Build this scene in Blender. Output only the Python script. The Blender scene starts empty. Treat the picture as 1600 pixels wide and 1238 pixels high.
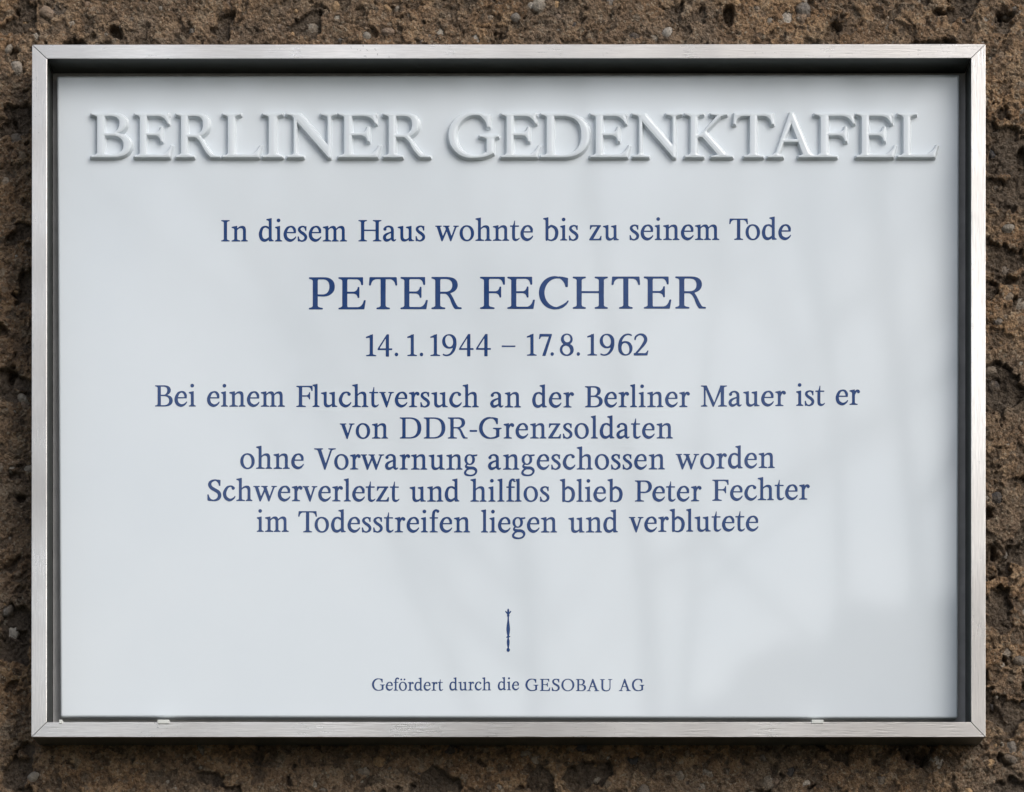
import bpy, bmesh, math, random
import numpy as np
from mathutils import Vector
random.seed(7); rng = np.random.default_rng(11)
scene = bpy.context.scene
COL = scene.collection

# ---------------------------------------------------------------- frame of reference
# The wall stands in the XZ plane and faces -Y. y = 0 is the glazed face of the plate.
S = 0.0004255                    # metres per photograph pixel on the front of the frame
DIST = 2.5                       # lens to the front of the frame
FRONT = -0.021                   # front of the frame
WALL = 0.019                     # mean surface of the wall
VPX, VPY = 800.0, 1950.0         # point of the photograph straight ahead of the lens
ZC = 1.44                        # lens height over the ground
YC = FRONT - DIST
def at(px, py, y=0.0):
    """point at depth y that the photograph shows at px, py"""
    k = S * (y - YC) / DIST
    return Vector(((px - VPX) * k, y, ZC + (VPY - py) * k))

cam_d = bpy.data.cameras.new('camera'); cam = bpy.data.objects.new('camera', cam_d); COL.objects.link(cam)
cam.location = (0, YC, ZC); cam.rotation_euler = (math.radians(90), 0, 0)
cam_d.sensor_width = 36.0; cam_d.lens = 36.0 * DIST / (1600 * S)
cam_d.shift_x = 0.0; cam_d.shift_y = (VPY - 619) / 1600
cam_d.dof.use_dof = True; cam_d.dof.focus_distance = DIST - FRONT; cam_d.dof.aperture_fstop = 50.0; cam_d.dof.aperture_blades = 7
cam_d.clip_start = 0.05; cam_d.clip_end = 500
scene.camera = cam

SUN_EL, SUN_AZ = math.radians(35), math.radians(36)      # azimuth from the wall's normal (-Y) towards +X
world = bpy.data.worlds.new('World'); scene.world = world; world.use_nodes = True
wn = world.node_tree.nodes; wl = world.node_tree.links
sky = wn.new('ShaderNodeTexSky'); sky.sky_type = 'NISHITA'; sky.sun_disc = False
sky.sun_elevation = SUN_EL; sky.sun_rotation = math.pi - SUN_AZ
sky.air_density = 1.0; sky.dust_density = 2.0; sky.ozone_density = 1.0
hs = wn.new('ShaderNodeHueSaturation'); hs.inputs['Saturation'].default_value = 0.45
wl.new(sky.outputs[0], hs.inputs['Color']); wl.new(hs.outputs[0], wn['Background'].inputs['Color'])
wn['Background'].inputs['Strength'].default_value = 0.15
sd = bpy.data.lights.new('sun', 'SUN'); sd.energy = 1.0; sd.angle = math.radians(35); sd.color = (1, .96, .9)
sun = bpy.data.objects.new('sun', sd); COL.objects.link(sun)
d = Vector((math.sin(SUN_AZ) * math.cos(SUN_EL), -math.cos(SUN_AZ) * math.cos(SUN_EL), math.sin(SUN_EL)))
sun.rotation_euler = d.to_track_quat('Z', 'Y').to_euler(); sun.location = d * 20
vs = scene.view_settings
vs.view_transform = 'Standard'; vs.look = 'None'; vs.gamma = 1; vs.use_curve_mapping = False; vs.exposure = 0.40
scene.cycles.max_bounces = 8
# ---------------------------------------------------------------- letter shapes
# Letters are drawn here as outlines and pen strokes on a 700-unit capital height
# (baseline y=0), rasterised, softened a little and traced back to clean polygons.
CELL = 2.0
GX0, GY0, GW, GH = -40.0, -260.0, 520, 550          # raster window (units / cells)

def path(s):
    """svg-like path: M/L/Q/C/Z with absolute numbers -> list of polygons"""
    tok = s.replace(',', ' ').split(); polys = []; cur = []; i = 0; cmd = None
    def num(k): return [float(t) for t in tok[i:i + k]]
    while i < len(tok):
        if tok[i] in 'MLQCZ': cmd = tok[i]; i += 1
        if cmd == 'Z':
            polys.append(cur); cur = []; continue
        if cmd in 'ML':
            x, y = num(2); i += 2; cur.append((x, y)); cmd = 'L'
        elif cmd == 'Q':
            a, b, x, y = num(4); i += 4; x0, y0 = cur[-1]
            for k in range(1, 15):
                t = k / 14; u = 1 - t
                cur.append((u*u*x0 + 2*u*t*a + t*t*x, u*u*y0 + 2*u*t*b + t*t*y))
        elif cmd == 'C':
            a, b, c, d, x, y = num(6); i += 6; x0, y0 = cur[-1]
            for k in range(1, 21):
                t = k / 20; u = 1 - t
                cur.append((u**3*x0 + 3*u*u*t*a + 3*u*t*t*c + t**3*x, u**3*y0 + 3*u*u*t*b + 3*u*t*t*d + t**3*y))
    if cur: polys.append(cur)
    return polys

class Raster:
    def __init__(s):
        s.m = np.zeros((GH, GW), bool)
        s.xs = GX0 + (np.arange(GW) + .5) * CELL; s.ys = GY0 + (np.arange(GH) + .5) * CELL
    def _fill(s, poly):
        p = np.array(poly); q = np.roll(p, -1, 0); out = np.zeros((GH, GW), bool)
        lo, hi = p[:, 1].min(), p[:, 1].max()
        for r in np.nonzero((s.ys > lo) & (s.ys < hi))[0]:
            y = s.ys[r]; c = (p[:, 1] <= y) != (q[:, 1] <= y)
            if not c.any(): continue
            a, b = p[c], q[c]
            x = np.sort(a[:, 0] + (y - a[:, 1]) / (b[:, 1] - a[:, 1]) * (b[:, 0] - a[:, 0]))
            out[r] = (np.searchsorted(x, s.xs) % 2) == 1
        return out
    def add(s, pth):
        for p in (path(pth) if isinstance(pth, str) else [pth]): s.m |= s._fill(p)
    def sub(s, pth):
        for p in (path(pth) if isinstance(pth, str) else [pth]): s.m &= ~s._fill(p)
    def disc(s, x, y, r):
        s.m |= (s.xs[None, :] - x)**2 + (s.ys[:, None] - y)**2 < r*r
    def stroke(s, pts):
        """pts: (x, y, width) joined by a Catmull-Rom spline, swept with a round nib"""
        P = np.array([pts[0]] + list(pts) + [pts[-1]], float)
        for i in range(1, len(P) - 2):
            p0, p1, p2, p3 = P[i-1], P[i], P[i+1], P[i+2]
            n = max(6, int(np.hypot(*(p2 - p1)[:2]) / 5))
            for t in np.linspace(0, 1, n):
                x, y, w = .5*((2*p1) + (p2 - p0)*t + (2*p0 - 5*p1 + 4*p2 - p3)*t*t + (3*p1 - p0 - 3*p2 + p3)*t**3)
                r = w/2
                c0 = max(0, int((x - r - GX0)/CELL)); c1 = min(GW, int((x + r - GX0)/CELL) + 2)
                r0 = max(0, int((y - r - GY0)/CELL)); r1 = min(GH, int((y + r - GY0)/CELL) + 2)
                s.m[r0:r1, c0:c1] |= (s.xs[None, c0:c1] - x)**2 + (s.ys[r0:r1, None] - y)**2 < r*r
    def ell(s, cx, cy, rx, ry, n=2.1, rot=0, sub=False):
        t = np.linspace(0, 2*np.pi, 90, endpoint=False); c, q = np.cos(t), np.sin(t)
        x = np.sign(c)*abs(c)**(2/n)*rx; y = np.sign(q)*abs(q)**(2/n)*ry
        a = math.radians(rot); ca, sa = math.cos(a), math.sin(a)
        poly = np.stack([cx + x*ca - y*sa, cy + x*sa + y*ca], 1)
        (s.sub if sub else s.add)(poly)
    def rect(s, x0, y0, x1, y1): s.add([(x0, y0), (x1, y0), (x1, y1), (x0, y1)])
    def foot(s, a, b, l, r, y=0, d=1, t=34, h=78):
        """bracketed serif under (d=1) or over (d=-1) a stem a..b, reaching l..r"""
        s.add(f'M {l} {y} L {r} {y} L {r} {y+d*t*.8} Q {b+4} {y+d*(t+4)} {b} {y+d*h} L {a} {y+d*h} Q {a-4} {y+d*(t+4)} {l} {y+d*t*.8} Z')
    def flag(s, a, b, y, l, drop=34, t=32):
        """slanted head serif of a lowercase stem a..b"""
        s.add(f'M {b} {y} L {l} {y-drop} L {l+2} {y-drop-t} Q {a-8} {y-drop-t-6} {a} {y-drop-t-55} L {b} {y-drop-t-55} Z')

def gl_lower(c, g):
    ST = 90
    def stem(x, y0, y1): g.rect(x, y0, x + ST, y1)
    def arch(x1, x2, top=510):        # from stem right edge x1 to right edge of stem x2
        l = x2 - ST; m = (x1 + x2) / 2
        g.add(f'M {x1-10} 405 Q {x1+65} {top} {m+28} {top} C {x2-35} {top} {x2} {top-50} {x2} {top-150} L {x2} 0 L {l} 0 L {l} 335 C {l} 410 {l-28} 442 {l-80} 442 Q {x1+55} 442 {x1-10} 360 Z')
    if c in 'lhb': stem({'l': 70, 'h': 85, 'b': 80}[c], 20 if c == 'b' else 0, 735)
    if c == 'l': g.foot(70, 160, 0, 228); g.flag(70, 160, 768, 0); return 228
    if c == 'i': stem(70, 0, 480); g.foot(70, 160, 0, 228); g.flag(70, 160, 510, 0); g.disc(112, 695, 58); return 228
    if c == 'n': stem(90, 0, 480); g.foot(90, 180, 0, 282); g.flag(90, 180, 512, 0); arch(180, 468); g.foot(378, 468, 312, 533); return 533
    if c == 'h': g.foot(85, 175, 0, 282); g.flag(85, 175, 768, 0); arch(175, 464); g.foot(374, 464, 312, 530); return 530
    if c == 'm':
        stem(90, 0, 480); g.foot(90, 180, 0, 274); g.flag(90, 180, 512, 0); arch(180, 446); arch(446, 722)
        g.foot(356, 446, 298, 520); g.foot(632, 722, 566, 800); return 800
    if c == 'u':
        g.add('M 92 480 L 182 480 L 182 165 C 182 90 212 60 268 60 Q 322 62 380 125 L 380 85 Q 310 -12 222 -12 C 135 -12 92 40 92 130 Z')
        g.flag(92, 182, 505, 0); g.rect(366, 30, 456, 480); g.flag(366, 456, 505, 276)
        g.add('M 366 0 L 537 4 L 537 30 Q 462 36 456 95 L 366 95 Z'); return 537
    if c == 'r':
        stem(85, 0, 480); g.foot(85, 175, 0, 268); g.flag(85, 175, 512, 0)
        g.stroke([(165, 345, 40), (195, 420, 52), (240, 470, 62), (290, 468, 72), (305, 440, 80)]); g.disc(298, 436, 50); return 348
    if c in 'oö':
        g.ell(237, 250, 237, 262); g.ell(237, 250, 139, 219, rot=4, sub=True)
        if c == 'ö': g.disc(140, 655, 50); g.disc(334, 655, 50)
        return 474
    if c == 'e':
        g.stroke([(372, 306, 70), (362, 390, 84), (305, 468, 66), (225, 488, 46), (120, 430, 76), (52, 262, 102), (86, 110, 104), (190, 36, 94), (285, 42, 70), (365, 96, 44), (404, 150, 26)])
        g.rect(70, 272, 406, 309); return 418
    if c == 'c':
        g.stroke([(335, 440, 80), (300, 478, 56), (230, 489, 44), (125, 432, 76), (52, 258, 104), (88, 110, 104), (190, 36, 94), (285, 42, 70), (366, 98, 44), (402, 150, 26)])
        g.disc(340, 425, 52); return 414
    if c == 'a':
        g.stroke([(66, 408, 70), (92, 458, 56), (160, 488, 48), (235, 482, 58), (298, 430, 84), (313, 350, 90), (313, 110, 90), (330, 45, 76), (372, 20, 50), (426, 52, 24)])
        g.disc(66, 402, 50)
        g.stroke([(310, 304, 40), (180, 262, 52), (82, 200, 82), (50, 122, 98), (84, 44, 92), (150, 30, 80), (230, 62, 54), (310, 122, 42)]); return 434
    if c == 'd':
        g.rect(330, 20, 420, 735); g.flag(330, 420, 768, 248); g.add('M 340 0 L 486 8 L 486 34 Q 428 42 420 100 L 340 100 Z')
        g.stroke([(340, 425, 50), (270, 474, 60), (200, 486, 52), (104, 430, 78), (52, 252, 104), (88, 90, 102), (175, 34, 92), (255, 48, 72), (340, 112, 52)]); return 486
    if c == 'b':
        g.flag(80, 170, 768, 0); g.add('M 80 60 L 92 -10 L 118 -10 L 170 30 L 170 90 L 80 90 Z')
        g.stroke([(160, 400, 46), (235, 470, 66), (300, 474, 74), (408, 400, 96), (450, 255, 104), (412, 92, 92), (320, 18, 58), (235, 8, 42), (130, 40, 50)]); return 502
    if c == 's':
        g.stroke([(282, 445, 30), (235, 480, 44), (165, 490, 44), (80, 448, 70), (62, 378, 84), (120, 305, 88), (215, 240, 92), (278, 160, 90), (262, 70, 78), (170, 10, 44), (90, 24, 44), (38, 60, 30)])
        g.add('M 300 500 L 296 350 L 264 350 Q 255 430 205 470 Z'); g.add('M 18 -2 L 12 160 L 46 160 Q 56 70 120 20 Z'); return 324
    if c == 't':
        g.add('M 72 480 Q 122 520 142 664 L 162 664 L 162 490 Z'); g.rect(0, 462, 292, 500)
        g.stroke([(117, 460, 90), (117, 130, 90), (138, 50, 88), (200, 22, 66), (262, 42, 40), (306, 80, 22)]); g.rect(72, 120, 162, 480); return 316
    if c == 'v':
        g.add('M 42 490 L 150 490 L 272 150 L 262 -12 L 226 -12 Z'); g.add('M 368 490 L 420 490 L 258 -12 L 226 -12 L 250 110 Z')
        g.foot(75, 130, 0, 212, 500, -1, 32, 50); g.foot(375, 415, 304, 486, 500, -1, 32, 50); return 486
    if c == 'w':
        g.add('M 42 490 L 146 490 L 252 150 L 242 -12 L 206 -12 Z'); g.add('M 372 430 L 402 370 L 240 -12 L 208 -12 L 234 110 Z')
        g.add('M 318 490 L 422 490 L 540 150 L 532 -12 L 498 -12 Z'); g.add('M 664 490 L 714 490 L 528 -12 L 498 -12 L 522 110 Z')
        g.foot(75, 126, 0, 208, 500, -1, 32, 50); g.foot(345, 400, 262, 474, 500, -1, 32, 50); g.foot(672, 708, 600, 780, 500, -1, 32, 50); return 780
    if c == 'z':
        g.rect(28, 454, 396, 500); g.rect(0, 0, 408, 46); g.add('M 286 470 L 396 470 L 396 490 L 122 30 L 0 30 Z')
        g.add('M 30 500 L 18 362 L 48 362 Q 66 444 120 456 Z'); g.add('M 408 0 L 418 142 L 386 142 Q 366 60 310 46 Z'); return 418
    if c == 'g':
        g.ell(200, 335, 172, 177); g.ell(200, 335, 88, 142, sub=True)
        g.add('M 285 490 L 456 506 L 448 458 L 330 440 Z')
        g.stroke([(130, 192, 36), (80, 140, 54), (90, 86, 74), (190, 58, 92), (320, 50, 92), (402, -8, 84), (412, -90, 62), (340, -172, 52), (210, -196, 50), (80, -164, 66), (46, -96, 68), (96, -14, 52), (170, 30, 50)]); return 456
    if c == 'f':
        g.rect(72, 0, 162, 560); g.foot(72, 162, 0, 262); g.rect(0, 462, 272, 500)
        g.stroke([(117, 540, 90), (132, 660, 84), (180, 728, 66), (236, 738, 52), (270, 705, 60)]); g.disc(268, 702, 48); return 316
    return None

def gl_upper(c, g, S=102, T=38, hd=False):
    a = 86; b = a + S                     # first stem
    fw = b + 112
    def stem(x=a): g.rect(x, 0, x + S, 700)
    if c == 'I': stem(); g.foot(a, b, 0, b + 86); g.foot(a, b, 0, b + 86, 700, -1); return b + 86
    if c == 'H':
        w = 756; stem(); stem(w - b); g.rect(a, 345, w - a, 345 + T)
        for y, d in ((0, 1), (700, -1)): g.foot(a, b, 0, b + 90, y, d); g.foot(w - b, w - a, w - b - 90, w, y, d)
        return w
    if c == 'T':
        w = 616; m = w / 2; g.rect(m - S/2, 0, m + S/2, 690); g.foot(m - S/2, m + S/2, m - 145, m + 145)
        g.rect(18, 700 - T, w - 18, 700)
        for s_ in (0, 1):
            f = (lambda x: x) if not s_ else (lambda x: w - x)
            g.add(f'M {f(14)} 700 L {f(0)} 522 L {f(36)} 522 Q {f(48)} 640 {f(150)} {700-T} L {f(160)} 700 Z')
        return w
    if c in 'EF':
        stem(); g.foot(a, b, 0, b + 30, 700, -1); g.rect(a, 700 - T, 530, 700)
        tw = 560 if hd else 537
        g.rect(a, 700 - T, tw - 6, 700)
        if hd: g.add(f'M {tw-20} 700 L {tw} 535 L {tw-22} 528 Q {tw-70} 640 {tw-170} {700-T} L {tw-170} 700 Z')
        else: g.add(f'M {tw-4} 700 L {tw} 532 L {tw-36} 532 Q {tw-46} 640 {tw-130} {700-T} L {tw-130} 700 Z')
        my = 345
        g.rect(b, my, 430, my + T)
        g.add(f'M 454 {my+142} L 424 {my+142} Q 414 {my+T+14} 340 {my+T} L 340 {my} Q 414 {my-14} 424 {my-96} L 454 {my-96} Z')
        if c == 'F': g.foot(a, b, 0, fw + 10); return max(tw, 0)
        g.foot(a, b, 0, b + 30); g.rect(a, 0, 560, T + 4)
        if hd: g.add('M 575 0 L 618 190 L 596 196 Q 545 70 430 42 L 430 0 Z'); return 618
        g.add(f'M 562 0 L 594 196 L 558 196 Q 532 64 430 {T+4} L 430 0 Z'); return 594
    if c == 'L':
        stem(); g.foot(a, b, 0, b + 100, 700, -1); g.foot(a, b, 0, b + 30); g.rect(a, 0, 570, T + 4)
        g.add('M 580 0 L 626 190 L 604 196 Q 550 70 430 42 L 430 0 Z'); return 626
    if c in 'PR':
        stem(); g.foot(a, b, 0, b + 30, 700, -1); g.foot(a, b, 0, fw)
        if c == 'P':
            g.add(f'M {a} 700 L 330 700 C 480 700 562 625 562 495 C 562 360 450 284 310 284 L {b-10} 290 L {b-10} {286+T} L 300 {286+T} C 400 {286+T} 450 395 450 495 C 450 600 405 {700-T} 300 {700-T} L {a} {700-T} Z'); return 562
        x = 572 if not hd else 560; y0 = 338 if not hd else 318
        g.add(f'M {a} 700 L 330 700 C 490 700 {x} 640 {x} 525 C {x} 405 450 {y0} 310 {y0} L {b-10} {y0} L {b-10} {y0+T} L 300 {y0+T} C 410 {y0+T} {x-112} 430 {x-112} 525 C {x-112} 620 400 {700-T} 300 {700-T} L {a} {700-T} Z')
        if hd:
            g.add('M 285 345 L 400 352 Q 520 150 610 55 Q 660 28 735 26 L 735 0 L 572 0 Q 500 60 440 170 Q 372 318 285 322 Z'); return 735
        g.add('M 290 350 L 400 352 Q 452 290 500 180 Q 560 52 590 38 L 658 30 L 658 0 L 520 0 Q 480 30 436 140 Q 384 322 290 340 Z'); return 658
    if c == 'C' or c == 'G':
        g.ell(340, 350, 340, 362, 2.0); g.ell(402, 350, 288 if c == 'C' else 286, 319, 2.0, sub=True)
        g.sub([(490, 176 if c == 'C' else 100), (700, 130), (760, 400), (700, 640), (560, 560)])
        g.add('M 628 668 L 622 478 L 576 478 Q 562 600 450 668 L 430 706 Q 540 700 628 668 Z')
        if c == 'C': g.stroke([(370, 8, 36), (430, 22, 52), (500, 50, 58), (565, 94, 46), (605, 132, 34), (630, 168, 24)]); return 644
        g.stroke([(370, 8, 38), (450, 16, 48), (540, 34, 52), (640, 70, 44)])
        g.rect(572, 60, 572 + S, 330); g.foot(572, 572 + S, 466, 750, 352, -1)
        return 750
    if c == 'D':
        stem(); g.foot(a, b, 0, b + 30, 700, -1); g.foot(a, b, 0, b + 30)
        g.add(f'M {a} 700 L 330 700 C 590 700 714 560 714 355 C 714 130 570 0 330 0 L {a} 0 Z')
        g.sub(f'M {b} {700-T} L 310 {700-T} C 500 {700-T} 592 560 592 350 C 592 140 490 {T} 310 {T} L {b} {T} Z'); return 714
    if c == 'B':
        stem(); g.foot(a, b, 0, b + 30, 700, -1); g.foot(a, b, 0, b + 30)
        g.add(f'M {a} 700 L 300 700 C 450 700 520 635 520 540 C 520 460 460 400 380 378 C 510 365 584 300 584 195 C 584 70 480 0 310 0 L {a} 0 Z')
        g.sub(f'M {b} {700-T} L 280 {700-T} C 370 {700-T} 410 610 410 540 C 410 450 350 {366+T/2} 280 {366+T/2} L {b} {366+T/2} Z')
        g.sub(f'M {b} {366-T/2} L 280 {366-T/2} C 400 {366-T/2} 470 290 470 190 C 470 90 400 {T} 290 {T} L {b} {T} Z'); return 584
    if c == 'M':
        g.foot(100, 152, 0, 214); g.rect(100, 0, 152, 690)
        g.add('M 60 690 L 190 690 L 190 700 L 442 130 L 420 -8 L 396 -8 L 110 690 Z'); g.add('M 700 690 L 650 690 L 396 -8 L 424 -8 L 700 600 Z')
        g.rect(664, 0, 664 + S, 700); g.foot(664, 664 + S, 572, 866); g.foot(664, 664 + S, 640, 866, 700, -1); g.foot(100, 160, 0, 190, 700, -1, 34, 60); return 866
    if c == 'V':
        g.add('M 100 690 L 216 690 L 382 190 L 372 -10 L 336 -10 Z'); g.add('M 556 690 L 606 690 L 370 -10 L 338 -10 L 360 130 Z')
        g.foot(115, 205, 0, 290, 700, -1); g.foot(562, 602, 470, 716, 700, -1, 34, 60); return 716
    if c == 'S':
        g.stroke([(410, 610, 34), (345, 670, 46), (245, 690, 46), (120, 640, 80), (78, 540, 104), (130, 440, 104), (240, 370, 106), (365, 290, 110), (410, 180, 110), (360, 68, 90), (230, 12, 48), (120, 30, 44), (50, 90, 34)])
        g.add('M 436 690 L 430 500 L 392 500 Q 380 600 300 660 L 320 700 Q 380 706 436 690 Z'); g.add('M 8 14 L 4 212 L 42 212 Q 56 100 150 34 L 140 0 Q 60 -6 8 14 Z'); return 468
    if c == 'A':
        if hd:
            g.add('M 352 712 L 410 712 L 700 20 L 570 20 L 380 520 Z'); g.add('M 352 712 L 390 712 L 385 560 L 165 20 L 110 20 Z'); g.rect(215, 240, 520, 240 + T)
            g.foot(112, 168, 0, 250); g.foot(580, 690, 490, 790); return 790
        g.add('M 330 712 L 384 712 L 640 20 L 520 20 L 350 500 Z'); g.add('M 330 712 L 364 712 L 358 540 L 148 20 L 96 20 Z'); g.rect(190, 240, 480, 240 + T)
        g.foot(100, 150, 0, 230); g.foot(530, 632, 446, 726); return 726
    if c == 'O':
        g.ell(375, 350, 375, 362, 2.05); g.ell(375, 350, 262, 320, 2.05, rot=4, sub=True); return 750
    if c == 'U':
        g.add(f'M {a} 690 L {b} 690 L {b} 230 C {b} 110 250 44 375 44 C 490 44 560 110 560 230 L 560 690 L 608 690 L 608 220 C 608 70 510 -12 350 -12 C 180 -12 {a} 70 {a} 230 Z')
        g.foot(a, b, 0, b + 90, 700, -1); g.foot(560, 608, 470, 710, 700, -1, 34, 60); return 710
    if c == 'N':
        g.rect(110, 0, 158, 690); g.foot(110, 158, 10, 270); g.add('M 60 690 L 215 700 L 690 150 L 690 -8 L 662 -8 L 110 620 Z')
        g.foot(120, 200, 0, 190, 700, -1); g.rect(646, 0, 694, 690); g.foot(646, 694, 540, 790, 700, -1); return 790
    if c == 'K':
        stem(); g.foot(a, b, 0, b + 100); g.foot(a, b, 0, b + 100, 700, -1)
        g.rect(b - 6, 318, 300, 362); g.add(f'M 520 680 L 590 680 L 290 360 L {b} 330 L {b} 300 Z'); g.foot(530, 585, 395, 660, 700, -1, 34, 50)
        g.add('M 232 365 L 330 420 L 640 60 L 700 30 L 700 10 L 540 10 Z'); g.foot(545, 655, 410, 750, 0, 1, 34, 60); return 750
    return None

def gl_digit(c, g):
    if c == '1': g.rect(130, 0, 230, 690); g.foot(130, 230, 8, 342); g.add('M 230 712 L 0 622 L 10 586 Q 80 606 130 596 L 130 540 L 230 540 Z'); return 342
    if c == '4':
        g.add('M 300 705 L 368 705 L 368 -16 L 268 -16 L 268 600 Z'); g.rect(10, 196, 474, 246)
        g.add('M 0 196 L 0 236 L 300 705 L 345 690 L 300 640 L 56 246 L 56 196 Z'); return 474
    if c in '96':
        h = Raster()
        h.ell(228, 470, 228, 234); h.ell(224, 478, 128, 190, rot=10, sub=True)
        h.stroke([(408, 470, 92), (410, 350, 92), (368, 190, 84), (270, 60, 60), (150, 14, 44), (60, 30, 42), (36, 48, 36)])
        if c == '9': g.m |= h.m
        else:      # the 6 is the 9 turned half round about the middle of the figure height
            m = h.m[::-1, ::-1]
            cx, cy = 228., 350.
            sx = int(round((2*cx - (2*GX0 + GW*CELL)) / CELL)); sy = int(round((2*cy - (2*GY0 + GH*CELL)) / CELL))
            m = np.roll(np.roll(m, sx, 1), sy, 0); g.m |= m
        return 468
    if c == '7': g.add('M 26 700 L 424 700 L 424 672 L 212 -10 L 108 -10 L 330 622 L 100 622 Q 52 618 34 540 L 0 540 Z'); return 424
    if c == '8':
        g.ell(226, 530, 190, 182); g.ell(226, 190, 226, 202)
        g.ell(238, 552, 112, 124, rot=12, sub=True); g.ell(210, 178, 128, 150, rot=24, sub=True); return 452
    if c == '2':
        g.stroke([(42, 520, 44), (70, 610, 54), (190, 684, 50), (320, 650, 84), (388, 530, 104), (340, 390, 96), (220, 230, 66), (80, 70, 56)])
        g.rect(4, 0, 440, 72); g.add('M 440 0 L 476 158 L 444 158 Q 420 90 360 70 L 360 0 Z'); return 476
    if c == '.': g.disc(58, 50, 56); return 116
    if c == '–': g.rect(0, 286, 452, 326); return 452
    if c == '-': g.rect(0, 224, 240, 280); return 240
    return None

def blur(a, n):
    a = a.astype(np.float32); h = int(math.ceil(3*n))
    k = np.exp(-.5*(np.arange(-h, h + 1)/n)**2); k /= k.sum(); r = len(k)//2
    for ax in (0, 1):
        p = np.pad(a, [(r, r) if i == ax else (0, 0) for i in (0, 1)], mode='edge'); o = np.zeros_like(a)
        for j, w in enumerate(k):
            o += w*(p[j:j + a.shape[0]] if ax == 0 else p[:, j:j + a.shape[1]])
        a = o
    return a

def trace(f, x0, y0, cell, iso=.5):
    """marching squares -> closed loops of points"""
    H, W = f.shape; b = f > iso
    seg = {}
    def px(r, c): t = (iso - f[r, c])/(f[r, c+1] - f[r, c]); return (x0 + (c + .5 + t)*cell, y0 + (r + .5)*cell)
    def py(r, c): t = (iso - f[r, c])/(f[r+1, c] - f[r, c]); return (x0 + (c + .5)*cell, y0 + (r + .5 + t)*cell)
    code = b[:-1, :-1]*1 + b[:-1, 1:]*2 + b[1:, 1:]*4 + b[1:, :-1]*8
    B, R, T, L = 0, 1, 2, 3
    tab = {1: [(L, B)], 2: [(B, R)], 3: [(L, R)], 4: [(R, T)], 5: [(L, T), (R, B)], 6: [(B, T)], 7: [(L, T)],
           8: [(T, L)], 9: [(T, B)], 10: [(B, L), (T, R)], 11: [(T, R)], 12: [(R, L)], 13: [(R, B)], 14: [(B, L)]}
    def key(r, c, e): return (r, c, 'h') if e == B else (r + 1, c, 'h') if e == T else (r, c, 'v') if e == L else (r, c + 1, 'v')
    for r, c in zip(*np.nonzero((code > 0) & (code < 15))):
        for s, e in tab[int(code[r, c])]: seg[key(r, c, s)] = key(r, c, e)
    loops = []
    while seg:
        k0, k = seg.popitem(); loop = [k0]
        while k != k0: loop.append(k); k = seg.pop(k)
        loops.append([px(r, c) if t == 'h' else py(r, c) for r, c, t in loop])
    return loops

def simplify(loop, eps):
    P = np.array(loop); n = len(P)
    if n < 8: return loop
    j = int(np.argmax(((P - P[0])**2).sum(1))); keep = {0, j}
    st = [(0, j), (j, n)]
    Q = np.vstack([P, P[:1]])
    while st:
        a, b = st.pop()
        if b - a < 2: continue
        d = Q[b] - Q[a]; L = np.hypot(*d) or 1e-9
        e = Q[a+1:b] - Q[a]; dist = abs(d[0]*e[:, 1] - d[1]*e[:, 0])/L
        m = int(np.argmax(dist))
        if dist[m] > eps: keep.add((a + 1 + m) % n); st += [(a, a + 1 + m), (a + 1 + m, b)]
    return [tuple(P[i]) for i in sorted(keep)]

_glyphs = {}
def glyph_raster(c, hd=False):
    g = Raster()
    w = gl_upper(c, g, 108, 48, True) if hd else (gl_lower(c, g) or gl_upper(c, g) or gl_digit(c, g))
    assert w, c
    return g, w
def glyph(c):
    """-> (outline loops in units, width)"""
    if c not in _glyphs:
        g, w = glyph_raster(c)
        f = blur(np.pad(g.m, 8), 3.2)
        loops = [simplify(l, .9) for l in trace(f, GX0 - 8*CELL, GY0 - 8*CELL, CELL, .25)]
        xs = [p[0] for l in loops for p in l]
        _glyphs[c] = ([[(x - min(xs), y) for x, y in l] for l in loops], max(xs) - min(xs))
    return _glyphs[c]

KERN = {'To': -75, 'Pe': 18, 'Vo': -42, 'Fl': 8, 'fl': -52, 'fe': 8, 'fö': -10, 'FE': 36, 'AU': 26, 'BA': 18, 'rw': 8, 'rv': 14, 'tv': 20, 'rz': 30}
def gap(a, b):
    if a + b in KERN: return KERN[a + b]
    k = 58
    if a in 'rvwtc': k -= 20
    if b in 'vwt': k -= 18
    if a in 'obe' and b in 'oecd': k += 8
    if a.isupper() and b.isupper(): k = 74
    if a == 'L' or a == 'T' or b == 'T': k -= 8
    return k
def set_word(word, x0, x1, cap):
    """-> [(char, x, scale)] filling the measured span x0..x1 (pixels) exactly"""
    s = cap/700.; wid = [glyph(c)[1]*s for c in word]; gaps = [gap(a, b)*s for a, b in zip(word, word[1:])]
    extra = (x1 - x0 - sum(wid) - sum(gaps)); n = max(1, len(gaps))
    # most of a misfit goes into the letter spaces, the rest into the letter widths
    ks = 1.0
    if abs(extra)/n > 14*s or not gaps:
        lim = math.copysign(14*s*len(gaps), extra); ks = (sum(wid) + extra - lim)/sum(wid); extra = lim
    out = []; x = x0
    for i, c in enumerate(word):
        out.append((c, x, s*ks, s)); x += wid[i]*ks
        if i < len(gaps): x += gaps[i] + extra/n
    return out, ks, extra/n/s
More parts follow.
